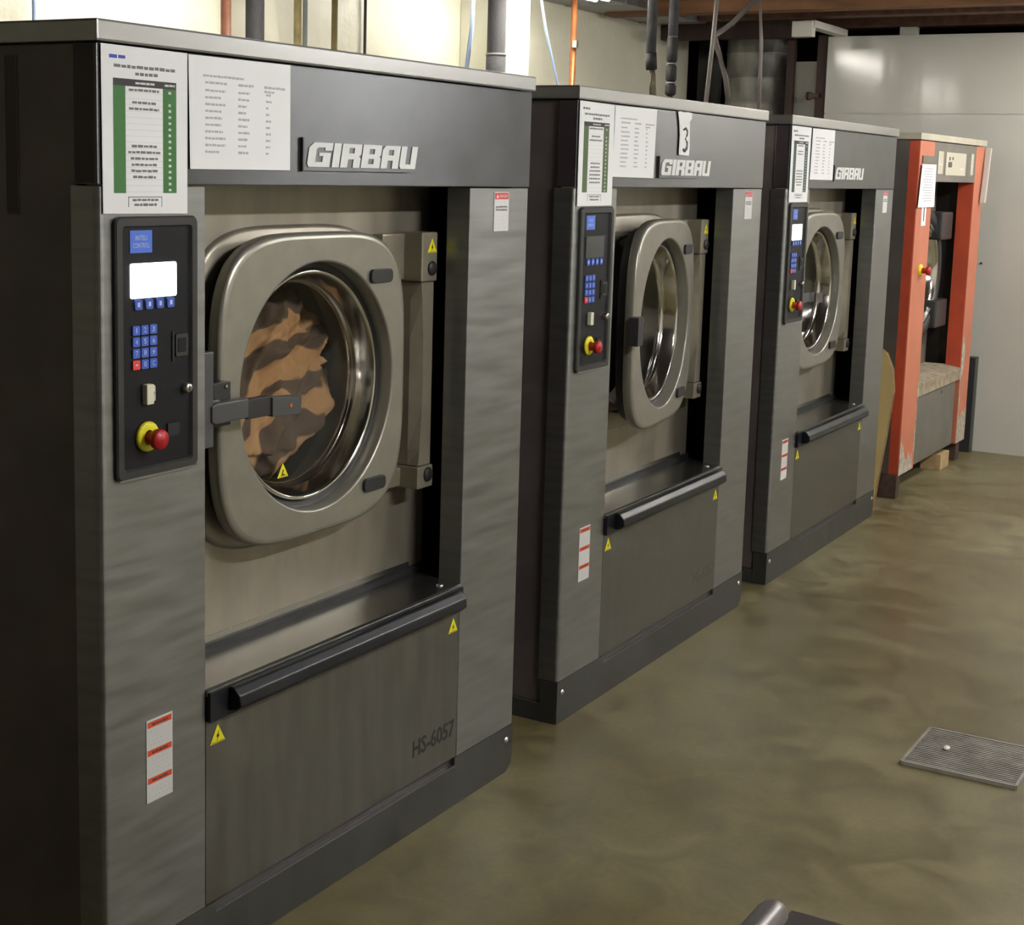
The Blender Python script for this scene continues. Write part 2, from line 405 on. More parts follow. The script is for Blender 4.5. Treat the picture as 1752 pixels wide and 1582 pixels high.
def superloop(cx, cz, hx, hz, n, N, y):
    L = []
    for i in range(N):
        t = 2*PI*i/N; c, s_ = math.cos(t), math.sin(t)
        L.append((cx+hx*math.copysign(abs(c)**(2/n), c), y, cz+hz*math.copysign(abs(s_)**(2/n), s_)))
    return L
def rrect(x0, x1, z0, z1, r, k=6):
    P = []
    for (cx, cz, a0) in ((x1-r, z1-r, 0), (x0+r, z1-r, 90), (x0+r, z0+r, 180), (x1-r, z0+r, 270)):
        for i in range(k+1):
            a = math.radians(a0+90*i/k); P.append((cx+r*math.cos(a), cz+r*math.sin(a)))
    return P

def make_washer(label):
    t = thing('washing_machine', label, 'washing machine', group='grey industrial washers in a row')
    D = 1.15
    # cabinet shell: two sides, back, bottom, inner bulkhead with a round opening
    b = MB()
    b.box(.03, W-.03, D-.02, D, .06, 1.76, 'side_dark'); b.box(.03, W-.03, .2, D-.02, .06, .10, 'void_black')
    b.box(.012, .03, .056, .2, .04, 1.763, 'void_black'); b.box(W-.03, W-.012, .056, .2, .04, 1.763, 'void_black')
    n = 96
    outer = []
    for i in range(n):
        a = 2*PI*i/n; c, s_ = math.cos(a), math.sin(a)
        kx = ((W-.03-DCX) if c > 0 else (DCX-.03))/max(abs(c), 1e-6); kz = ((1.76-DCZ) if s_ > 0 else (DCZ-.06))/max(abs(s_), 1e-6)
        k = min(kx, kz); outer.append((DCX+c*k, .2, DCZ+s_*k))
    b.loft([outer, [(DCX+.30*math.cos(2*PI*i/n), .2, DCZ+.30*math.sin(2*PI*i/n)) for i in range(n)]], 'void_black', False)
    b.build('cabinet', t)
    for sx in (0, 1):
        x0, x1 = (.010, .024) if sx == 0 else (W-.024, W-.010)
        b = MB(); b.box(x0, x1, .060, D, .055, 1.7615, 'side_dark')
        xa = x0-.002 if sx == 0 else x1-.002
        b.box(xa, xa+.004, .198, .230, 1.470, 1.744, 'edge_dark')
        b.build('side_panel', t, bevel=.002)
    b = MB(); b.box(-.006, W+.006, -.008, D+.004, H-.0365, H, 'lid_steel'); b.build('lid', t, bevel=.004)
    # header
    b = MB(); b.box(0, W, 0, .055, ZB+.002, H-.039, 'graphite'); b.box(-.0005, .004, .004, .056, ZB+.002, H-.039, 'edge_dark'); b.build('header_panel', t, bevel=.0025)
    # nameplate
    b = MB(); b.prism(rrect(.550, .937, 1.5585, 1.6215, .003), -.005, 0, 'graphite'); b.box(.549, .5525, -.0062, .0, 1.557, 1.623, 'edge_dark')
    npl = b.build('nameplate', t)
    b = MB(); x = .561; hh = .0485
    for ch in 'GIRBAU':
        wd, ol = LET[ch]; b.shape('L'+ch, ol, x, 1.566, hh, hh, .22, -.005, .002, 'letter_white'); x += wd*hh+.0045
    lab(b.build('lettering', npl), 'white slanted lettering')
    # columns
    def column(x0, x1, rl, rr_, name):
        b = MB(); P = []
        def arc(cx, cy, r, a0, a1, k=6):
            for i in range(k+1):
                a = math.radians(a0+(a1-a0)*i/k); P.append((cx+r*math.cos(a), cy+r*math.sin(a)))
        P.append((x1, .063)); arc(x1-rr_, rr_, rr_, 0, -90); arc(x0+rl, rl, rl, -90, -180); P.append((x0, .063))
        b.prism(P, ZP+.002, ZB-.001, 'steel', axis='z'); o = b.build(name, t); return o
    column(0, CW, .012, .003, 'control_column'); column(RX, W, .003, .010, 'side_column')
    # lower front
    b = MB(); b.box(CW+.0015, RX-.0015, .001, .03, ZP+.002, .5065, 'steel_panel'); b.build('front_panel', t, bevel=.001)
    b = MB(); b.text('HS-6057', 1.000, .186, .043, 'print_black', y0=.001, width=.186, bold=.018); o = lab(b.build('model_number', t), 'black stencilled model number')
    # plinth
    b = MB()
    P = [(0, 0), (W-.035, 0), (W, .02), (W, ZP), (0, ZP)]
    b.prism([(0, .0), (W-.03, 0), (W-.004, .02), (W-.001, .05), (W-.001, .104), (0, .104)], 0, .055, 'plinth_grey')
    b.prism([(0, .104), (.30, .104), (.30, ZP), (0, ZP)], 0, .055, 'plinth_grey')
    b.prism([(1.19, .104), (W-.001, .104), (W-.001, ZP), (1.19, ZP)], 0, .055, 'plinth_grey')
    b.prism([(.30, .104), (1.19, .104), (1.19, ZP), (.30, ZP)], .012, .055, 'edge_dark')
    b.prism([(.30, .1035), (1.19, .1035), (1.19, .1055), (.30, .1055)], -.001, .012, 'lid_steel')  # pale strip put in as the highlight along the groove lip
    pl = b.build('plinth', t)
    for fx in (.0, W-.06):
        for fy in (.056, .85): MB().box(fx, fx+.055, fy, fy+.29, 0, .055, 'plinth_grey').build('foot', t, bevel=.002)
    for sx in (.032, 1.447):
        b = MB(); b.lathe_y(sx, .088, [(.0, -.005), (.006, -.004), (.009, 0)], 'screw_metal', 12); b.build('screw', pl)
    # door surround, recessed
    b = MB(); n = 96; x0, x1, z0, z1 = .10, 1.258, .50, 1.56
    outer = []
    for i in range(n):
        a = 2*PI*i/n; c, s_ = math.cos(a), math.sin(a)
        k = min(((x1-DCX) if c > 0 else (DCX-x0))/max(abs(c), 1e-6), ((z1-DCZ) if s_ > 0 else (DCZ-z0))/max(abs(s_), 1e-6))
        outer.append((DCX+c*k, .155, DCZ+s_*k))
    R = lambda r, y: [(DCX+r*math.cos(2*PI*i/n), y, DCZ+r*math.sin(2*PI*i/n)) for i in range(n)]
    b.loft([outer, R(.275, .155), R(.262, .172), R(.262, .25)], 'surround_steel', False)
    # dished ring around the opening that the door closes on
    b.loft([superloop(DCX-.012, DCZ+.004, .341, .341, 4, n, .155), superloop(DCX-.012, DCZ+.004, .341, .341, 4, n, .148), superloop(DCX-.012, DCZ+.004, .332, .332, 4, n, .143), superloop(DCX, DCZ, .29, .29, 3, n, .143)], 'surround_steel', True)
    b.build('door_surround', t)
    # drum
    b = MB(); b.lathe_y(DCX, DCZ, [(.262, .25), (.36, .27), (.40, .32), (.40, .95), (.38, .99), (.0, 1.0)], 'drum_steel', 48)
    b.build('drum', t)
    # shelf and bumper
    b = MB()
    L_ = []
    for x_, ya in ((CW+.001, -.004), (RX-.001, -.004)):
        L_.append([(x_, -.004, .5655), (x_, .002, .5685), (x_, .148, .573), (x_, .153, .60), (x_, .158, .60), (x_, .158, .55), (x_, -.004, .555)])
    b.loft(L_, 'shelf_steel', False, True, True)
    b.box(RX-.001, 1.256, .066, .150, .555, .571, 'shelf_steel')
    b.box(CW+.001, 1.25, .140, .1525, .572, .588, 'rubber')
    sh = b.build('loading_shelf', t)
    b = MB(); b.lathe_z(1.150, .03, [(.009, .568), (.008, .5725), (.001, .574)], 'screw_metal', 12); b.build('screw', sh)
    b = MB(); b.box(CW+.002, RX-.001, -.010, .004, .503, .5635, 'bar_plastic'); bu = b.build('bumper', t, bevel=.002)
    b = MB(); P = [(-.010, .512), (-.030, .516), (-.041, .526), (-.038, .546), (-.024, .561), (-.010, .562)]
    b.prism(P, .325, 1.165, 'bar_plastic', axis='x'); b.build('bumper_rail', bu, bevel=.003)
    # stickers and labels
    triangle(.304, .452, .038, .001, parent=t); triangle(1.168, .453, .036, .001, parent=t)
    b = MB(); b.box(.106, .175, -.0012, 0, .397, .556, 'label_white')
    for zz in (.541, .487, .433):
        b.box(.109, .172, -.0016, -.001, zz, zz+.011, 'label_orange')
        b.words(.120, .162, zz+.003, .005, 'print_worn', -.0016)
        for q in range(4): b.words(.112, .168, zz-.011-.008*q, .0035, 'row_line', -.0012)
    lab(b.build('caution_label', t), 'white caution label with three orange-red bands')
    b = MB(); b.box(1.308, 1.378, -.0012, 0, 1.422, 1.516, 'label_white')
    b.box(1.311, 1.375, -.0016, -.001, 1.499, 1.5145, 'label_red'); b.text('DANGER', 1.332, 1.5025, .008, 'label_white', y0=-.0016, width=.038)
    b.prism([(1.316, 1.502), (1.328, 1.502), (1.322, 1.512)], -.002, -.0014, 'label_white')
    for q, m_ in ((1.489, 'row_line'), (1.478, 'ink'), (1.471, 'ink'), (1.455, 'row_line'), (1.446, 'row_line'), (1.437, 'row_line'), (1.428, 'row_line')):
        b.words(1.316, 1.370, q, .005, m_, -.0012)
    lab(b.build('danger_label', t), 'white label with red danger heading')
    # ---------------- control panel
    def trap(x0, x1, x2, x3, z0, z1, r=.012):
        return [(x0+(x-0)*((x1-x0)), z) for x, z in ()]
    b = MB(); N = 7
    def rr2(ins, r, zoff=0):
        P = rrect(.032+ins, .240-ins, 1.013+ins, 1.474-ins, r, N); return P
    o_, i_ = rr2(0, .014), rr2(.019, .006)
    o2, i2 = rr2(.003, .012), rr2(.016, .007)
    f = lambda P, y: [(p[0], y, p[1]) for p in P]
    b.loft([f(o_, .0), f(o_, -.006), f(o2, -.009), f(i2, -.009), f(i_, -.004)], 'panel_frame', False)
    b.add(f(i_, -.0038), [tuple(range(len(i_)))], 'panel_black')
    b.box(.034, .238, -.0105, -.0085, 1.0135, 1.0165, 'lid_steel')
    cp = lab(b.build('control_panel', t), 'black control panel with raised frame')
    YP = -.004
    b = MB(); b.box(.070, .124, YP-.001, YP+.0005, 1.411, 1.450, 'blue_label')
    b.text('INTELI', .097, 1.433, .008, 'pale_legend', y0=YP-.001, width=.028, align='c'); b.text('CONTROL', .097, 1.420, .008, 'pale_legend', y0=YP-.001, width=.040, align='c')
    lab(b.build('badge', cp), 'square blue badge with pale lettering')
    b = MB(); b.prism(rrect(.070, .185, 1.332, 1.393, .004), YP-.002, YP+.001, 'screen_lit'); lab(b.build('display', cp), 'lit display screen')
    for i in range(4):
        x = .079+.0272*i; b = MB(); b.prism(rrect(x, x+.018, 1.312, 1.330, .003, 3), YP-.003, YP+.001, 'blue_key')
        b.box(x+.006, x+.012, YP-.0034, YP-.0028, 1.317, 1.325, 'pale_legend'); b.build('function_key', cp)
    for r in range(4):
        for c in range(3):
            x = .073+.0212*c; z = 1.268-.0202*r
            red = (r == 3 and c == 0)
            b = MB(); b.prism(rrect(x, x+.018, z, z+.0165, .002, 3), YP-.003, YP+.001, 'red_key' if red else 'blue_key')
            s_ = '123456789.0'[r*3+c] if r*3+c < 11 else 'C'
            if red: s_ = '-'
            b.text(s_, x+.009, z+(.004 if s_ != '-' else .007), .009 if s_ != '-' else .003, 'pale_legend', y0=YP-.003, width=(.002 if s_ == '1' else .006), align='c')
            k = b.build('keypad_key', cp)
            if red: lab(k, 'red keypad key')
    b = MB(); b.box(.098, .116, YP-.012, YP+.001, 1.144, 1.180, 'white_plastic'); b.box(.116, .126, YP-.006, YP, 1.148, 1.176, 'screw_metal'); b.box(.118, .124, YP-.007, YP, 1.158, 1.168, 'panel_black')
    lab(b.build('rocker_switch', cp, bevel=.002), 'white rocker switch')
    b = MB(); b.lathe_y(.207, 1.163, [(.0095, YP), (.0095, YP-.010), (.0075, YP-.013), (.0, YP-.013)], 'screw_metal', 20); b.box(.2058, .2082, YP-.0135, YP-.012, 1.158, 1.168, 'print_black')
    lab(b.build('key_lock', cp), 'chrome key lock')
    b = MB(); b.box(.174, .179, YP-.002, YP, 1.214, 1.268, 'void_black'); b.prism(rrect(.182, .214, 1.222, 1.262, .003), YP-.003, YP, 'panel_frame'); b.prism(rrect(.187, .208, 1.229, 1.255, .002), YP-.004, YP, 'panel_black'); b.build('card_slot', cp)
    b = MB(); b.box(.160, .190, YP-.003, YP, 1.078, 1.102, 'void_black'); b.build('socket', cp)
    b = MB(); b.lathe_y(.107, 1.086, [(.016, YP), (.027, YP), (.027, YP-.006), (.022, YP-.008), (.012, YP-.008)], 'yellow', 32); lab(b.build('stop_collar', cp), 'yellow collar of emergency stop')
    b = MB(); b.lathe_y(.107, 1.084, [(.012, YP), (.012, YP-.022), (.0175, YP-.024), (.0185, YP-.034), (.017, YP-.038), (.0, YP-.040)], 'red_button', 28); lab(b.build('stop_button', cp), 'red emergency stop button')
    # ---------------- door (origin on the hinge line)
    HX, HYY = 1.118, .128
    def dl(P): return [(p[0]-HX, p[1]-HYY, p[2]) for p in P]
    N = 128; hx = .327
    class DB(MB):
        def build(s, name, parent=None, **k):
            s.v = [(x-HX, y-HYY, z) for x, y, z in s.v]; return MB.build(s, name, parent, **k)
    b = DB(); cxo, czo = DCX-.004, DCZ+.004
    sl = lambda ins, y, e=4.0: superloop(cxo, czo, hx-ins, hx-ins, e, N, y)
    ci = lambda r, y: [(DCX+r*math.cos(2*PI*i/N), y, DCZ+r*math.sin(2*PI*i/N)) for i in range(N)]
    b.loft([sl(.016, .114), sl(.002, .112), sl(0, .109), sl(0, .088), sl(.0012, .0855), sl(.004, .0825), sl(.008, .0808), sl(.013, .080)], 'door_paint')
    b.loft([sl(.013, .080), superloop(DCX, DCZ, .285, .285, 2.4, N, .080), ci(.273, .080)], 'door_paint', False)
    b.loft([ci(.273, .080), ci(.2695, .081), ci(.268, .085), ci(.267, .116)], 'door_paint')
    b.loft([ci(.267, .116), ci(.267, .142), sl(.022, .142), sl(.016, .114)], 'rubber', False)  # back step coloured black for the shade in the gap behind the door
    door = b.build('door', t, loc=(HX, HYY, 0))
    b = DB(); b.lathe_y(DCX, DCZ, [(.267, .116), (.262, .119), (.256, .119), (.251, .122), (.25, .14)], 'rubber', N); lab(b.build('gasket', door), 'black rubber gasket ring')
    b = DB(); b.lathe_y(DCX, DCZ, [(.2515, .128), (.251, .114), (.247, .110), (.242, .112), (.239, .118), (.228, .150), (.226, .158), (.223, .160), (.220, .163), (.2185, .170)], 'chrome', N); lab(b.build('glass_ring', door), 'polished metal ring around the glass')
    b = DB(); b.lathe_y(DCX, DCZ, [(.2195, .167), (.16, .174), (.09, .179), (.0005, .181)], 'door_glass', 64); b.build('glass', door)
    for px, pz in ((.947, 1.327), (.932, .853)):
        b = DB(); b.prism(rrect(px-.042, px+.042, pz-.0155, pz+.0155, .012), .072, .082, 'rubber'); lab(b.build('rubber_stop', door, bevel=.002), 'black rubber pad')
    # bracket for the handle
    b = DB(); b.box(.352, .402, .052, .083, 1.062, 1.148, 'black_plastic'); b.lathe_y(.388, 1.139, [(.005, .052), (.005, .050), (0, .050)], 'screw_metal', 10); b.build('handle_bracket', door, bevel=.002)
    # sticker on the glass
    st = triangle(.697, .895, .032, .156, name='glass_sticker', parent=None, glyph='hand')
    me = st.data
    for v in me.vertices: v.co.x -= HX; v.co.y -= HYY
    st.parent = door
    # ---------------- hinge post
    b = MB()
    segs = [(.862, 1.122), (.90, 1.127), (1.0, 1.134), (1.083, 1.136), (1.17, 1.134), (1.26, 1.127), (1.302, 1.122)]
    L = [[(xl, .082, z), (1.174, .082, z), (1.178, .086, z), (1.178, .153, z), (1.118, .153, z), (1.118, .110, z)] for z, xl in segs]
    b.loft(L, 'hinge_paint', False, True, True)
    b.tube([(1.120, .148, .868), (1.120, .148, 1.298)], .009, 'door_paint', 10)
    hp = b.build('hinge_post', t)
    for (z0, z1, cz) in ((1.304, 1.420, 1.335), (.806, .860, .838)):
        b = MB(); b.box(1.112, 1.179, .076, .153, z0, z1, 'hinge_paint'); b.box(1.02, 1.113, .125, .153, z0+.004, z1-.004, 'hinge_paint'); blk = b.build('hinge_block', hp, bevel=.004)
        b = MB(); b.lathe_y(1.155, cz, [(.0175, .0765), (.0175, .073), (.015, .070), (.0, .070)], 'rubber', 24); lab(b.build('hinge_cap', hp), 'round black hinge cap')
    tri = triangle(1.155, 1.372, .034, .0765, parent=hp)
    return t, door

def make_latch(t):
    b = MB(); b.box(.20, .327, .030, .066, 1.03, 1.215, 'latch_grey'); b.box(.275, .35, .034, .056, 1.082, 1.120, 'black_plastic'); 
    b.prism([(.318, 1.078), (.330, 1.074), (.425, 1.075), (.425, 1.114), (.330, 1.114), (.318, 1.110)], .026, .052, 'latch_grey')
    la = b.build('door_latch', t, bevel=.003)
    b = MB(); b.prism(rrect(.425, .500, 1.071, 1.110, .004), .028, .050, 'black_plastic'); b.prism([(.497, 1.068), (.590, 1.062), (.592, 1.100), (.497, 1.107)], .024, .052, 'latch_grey')
    b.lathe_y(.556, 1.084, [(.006, .0245), (.006, .0232), (0, .0232)], 'orange_mark', 12)
    lab(b.build('latch_handle', la, bevel=.003), 'dark grey latch handle with small orange mark')

w1, d1 = make_washer('nearest large grey washing machine, brown striped laundry behind its round glass door')
w2 = copy_tree(w1); w3 = copy_tree(w1)
make_latch(w1)
w2['label'] = 'middle grey washing machine with the number 3 strip above its badge'
w3['label'] = 'farthest grey washing machine, standing before the orange machine'
P2, P3 = ((1.825, .0507, 0), .0126), ((3.6133, .0879, 0), .014)
for w_, (p, a) in ((w2, P2), (w3, P3)): w_.location = p; w_.rotation_euler = (0, 0, a)
def kids(o, nm): return [c for c in o.children if c.name.split('.')[0] == nm]
def set_screen(w_, m):
    for cp in kids(w_, 'control_panel'):
        for dsp in kids(cp, 'display'):
            dsp.material_slots[0].link = 'OBJECT'; dsp.material_slots[0].material = MATS[m]
            dsp['label'] = 'dark display screen' if m == 'screen_off' else 'dimly lit display screen'
set_screen(w2, 'screen_off'); set_screen(w3, 'screen_green')
for w_ in (w2, w3):
    for mn in kids(w_, 'model_number'):
        mn.material_slots[0].link = 'OBJECT'; mn.material_slots[0].material = MATS['print_worn']; mn['label'] = 'faded model number'
    for dr in kids(w_, 'door'):
        for gs in kids(dr, 'glass_sticker'): bpy.data.objects.remove(gs)
kids(w2, 'door')[0].rotation_euler = (0, 0, math.radians(7))
kids(w3, 'door')[0].rotation_euler = (0, 0, math.radians(0))
make_latch(w3)
bpy.context.view_layer.update()
FR = [((0, 0, 0), 0), P2, P3]

# ------------------------------------------------------------------ notices taped to the washers
def sheet_base(b, P, y=-.0022, bow=.003, m='paper', nx=6, nz=8):
    (x0, z0), (x1, z1), (x2, z2), (x3, z3) = P      # tl tr br bl
    V = []; F = []
    for k, dy in ((0, 0), (1, .0006)):
        for j in range(nz+1):
            for i in range(nx+1):
                u, v = i/nx, j/nz
                x = (x0*(1-u)+x1*u)*(1-v)+(x3*(1-u)+x2*u)*v; z = (z0*(1-u)+z1*u)*(1-v)+(z3*(1-u)+z2*u)*v
                V.append((x, y+dy, z))
    n = (nx+1)*(nz+1)
    for j in range(nz):
        for i in range(nx):
            a = j*(nx+1)+i; F += [(a, a+1, a+nx+2, a+nx+1), (n+a, n+a+nx+1, n+a+nx+2, n+a+1)]
    b.add(V, F, m)
NAMES = ('nearest washer', 'middle washer', 'farthest washer')
for i, (p, a) in enumerate(FR):
    g = ('green_ink', 'green_olive_ink', 'green_dark_ink')[i]
    Y = -.0032
    b = MB(); tl, tr, br, bl = [((.007, 1.7605), (.218, 1.7595), (.217, 1.4775), (.009, 1.4795)), ((.008, 1.7605), (.226, 1.7585), (.229, 1.4775), (.010, 1.4765)), ((.010, 1.7605), (.238, 1.760), (.230, 1.4765), (.013, 1.477))][i]
    sheet_base(b, (tl, tr, br, bl), Y)
    x0, x1 = tl[0], tr[0]; w_ = x1-x0; X = lambda u: x0+u*w_
    yy = Y
    b.words(X(.09), X(.28), 1.738, .007, 'ink_blue' if i == 0 else 'ink', yy)
    b.words(X(.14), X(.86), 1.7235, .006, 'ink', yy); b.words(X(.38), X(.64), 1.7125, .006, 'ink', yy)
    zt, zb_ = 1.706, 1.514
    b.box(X(.13), X(.86), yy-.0004, yy+.0004, 1.694, zt, 'header_ink'); b.words(X(.38), X(.60), 1.698, .004, 'row_line', yy-.0004); b.words(X(.72), X(.84), 1.698, .004, 'row_line', yy-.0004)
    b.box(X(.13), X(.265), yy-.0004, yy+.0004, zb_, 1.694, g); b.box(X(.70), X(.86), yy-.0004, yy+.0004, zb_, 1.694, g)
    rows = [1, 0, 1, 1, 0, 0, 0, 0, 0, 1, 1, 1, 1, 1, 1, 0, 0]
    for k, r_ in enumerate(rows):
        z = 1.686-.0105*k
        b.box(X(.27), X(.70), yy-.0002, yy+.0004, z-.0022, z-.0014, 'row_line')
        if r_:
            wdt = random.uniform(.12, .2); b.words(X(.48-wdt), X(.48+wdt), z, .0048, 'ink', yy)
        if k != 1: b.words(X(.765), X(.795), z-.001, .005, 'row_line', yy-.0004)
    b.box(X(.29), X(.685), yy-.0003, yy+.0004, 1.5065, 1.5080, 'ink')
    b.words(X(.34), X(.64), 1.500, .0045, 'ink', yy); b.words(X(.36), X(.62), 1.4915, .005, 'ink', yy)
    b.box(X(.29), X(.297), yy-.0003, yy+.0004, 1.490, 1.508, 'ink'); b.box(X(.678), X(.685), yy-.0003, yy+.0004, 1.490, 1.508, 'ink')
    o = b.build('notice_sheet', loc=p, rot=(0, 0, a))
    tag(o, 'tall white notice with %s table, taped above the control panel of the %s' % (('green', 'dull green', 'dark green')[i], NAMES[i]), 'notice', 'notices with green tables')
    P = [((.221, 1.7585), (.512, 1.7595), (.513, 1.558), (.225, 1.557)), ((.231, 1.7585), (.522, 1.759), (.514, 1.556), (.228, 1.558)), ((.256, 1.7585), (.538, 1.7605), (.539, 1.562), (.248, 1.563))][i]
    b = MB(); Y = -.0030; sheet_base(b, P, Y)
    x0 = P[0][0]+.012; X = lambda u: x0+u*.27
    b.words(X(.10), X(.52), 1.722, .0045, 'ink_pale', Y)
    for u0, u1 in ((.12, .34), (.46, .62), (.74, .98)): b.words(X(u0), X(u1), 1.710, .005, 'ink_pale', Y)
    b.words(X(.74), X(.86), 1.702, .0045, 'ink_pale', Y)
    for k in range(10):
        z = 1.696-.0122*k
        b.words(X(.12), X(.12+random.uniform(.14, .22)), z, .0048, 'ink_pale', Y); b.words(X(.46), X(.46+random.uniform(.08, .12)), z, .0048, 'ink_pale', Y)
        b.words(X(.76), X(.79+random.uniform(0, .03)), z, .0048, 'ink_pale', Y)
    o = b.build('notice_sheet', loc=p, rot=(0, 0, a))
    tag(o, 'wide white sheet of faint printed columns beside the badge on the %s' % NAMES[i], 'notice', 'sheets with printed columns')
# number strip on the middle washer
b = MB(); b.prism([(.678, 1.7605), (.700, 1.7625), (.722, 1.7605), (.760, 1.7625), (.792, 1.7605), (.790, 1.742), (.776, 1.733), (.782, 1.660), (.780, 1.628), (.698, 1.630), (.700, 1.690), (.690, 1.735)], -.0042, -.0036, 'paper')
b.prism([(.705, 1.722), (.775, 1.722), (.774, 1.634), (.706, 1.634)], -.0050, -.0042, 'paper')
seg3 = [(.722, 1.706), (.744, 1.712), (.757, 1.703), (.755, 1.692), (.742, 1.680), (.758, 1.668), (.757, 1.652), (.742, 1.643), (.724, 1.646)]
b.tube([(x, -.0052, z) for x, z in seg3], [.003, .005, .007, .0075, .006, .008, .0085, .007, .0045], 'print_black', 6); b.v[-54:] = [(x, -.0053+(y+.0052)*.04, z) for x, y, z in b.v[-54:]]
o = b.build('number_strip', loc=P2[0], rot=(0, 0, P2[1])); tag(o, 'torn white strip with a black number 3, stuck on the middle washer header', 'sign')

# ------------------------------------------------------------------ laundry behind the first washer's glass
def laundry():
    bm = bmesh.new(); bmesh.ops.create_icosphere(bm, subdivisions=6, radius=1)
    import mathutils.noise as mn
    for v in bm.verts:
        d = v.co.normalized(); p = d*2.2
        f = mn.fractal(p+Vector((3.1, .4, 7)), 1.0, 2.1, 4)*.18
        rid = (1-abs(mn.noise(Vector((d.x*2.3+d.z*1.6, d.y*2, d.z*4.2-d.x*1.4))+Vector((5, 2, 1)))*2)); f += .10*rid
        rid2 = 1-abs(mn.noise(Vector((d.x*6-d.z*3, d.y*4, d.z*9))+Vector((1, 8, 3)))*2); f += .035*rid2
        r = 1+f-.1
        x, y, z = d.x*r*.275, d.y*r*.22, d.z*r*.20
        y = max(y, -.150-.16*(f-.08))
        v.co = (x, y, z)
    me = bpy.data.meshes.new('laundry'); bm.to_mesh(me); bm.free()
    me.materials.append(MATS['striped_cloth'])
    for p in me.polygons: p.use_smooth = True
    o = bpy.data.objects.new('laundry', me); C.objects.link(o); o.location = (.756, .365, 1.068)
    o.rotation_euler = (0, math.radians(-28), 0)
    return tag(o, 'bundle of tan and dark brown striped cloth inside the nearest washer drum', 'laundry')
laundry()

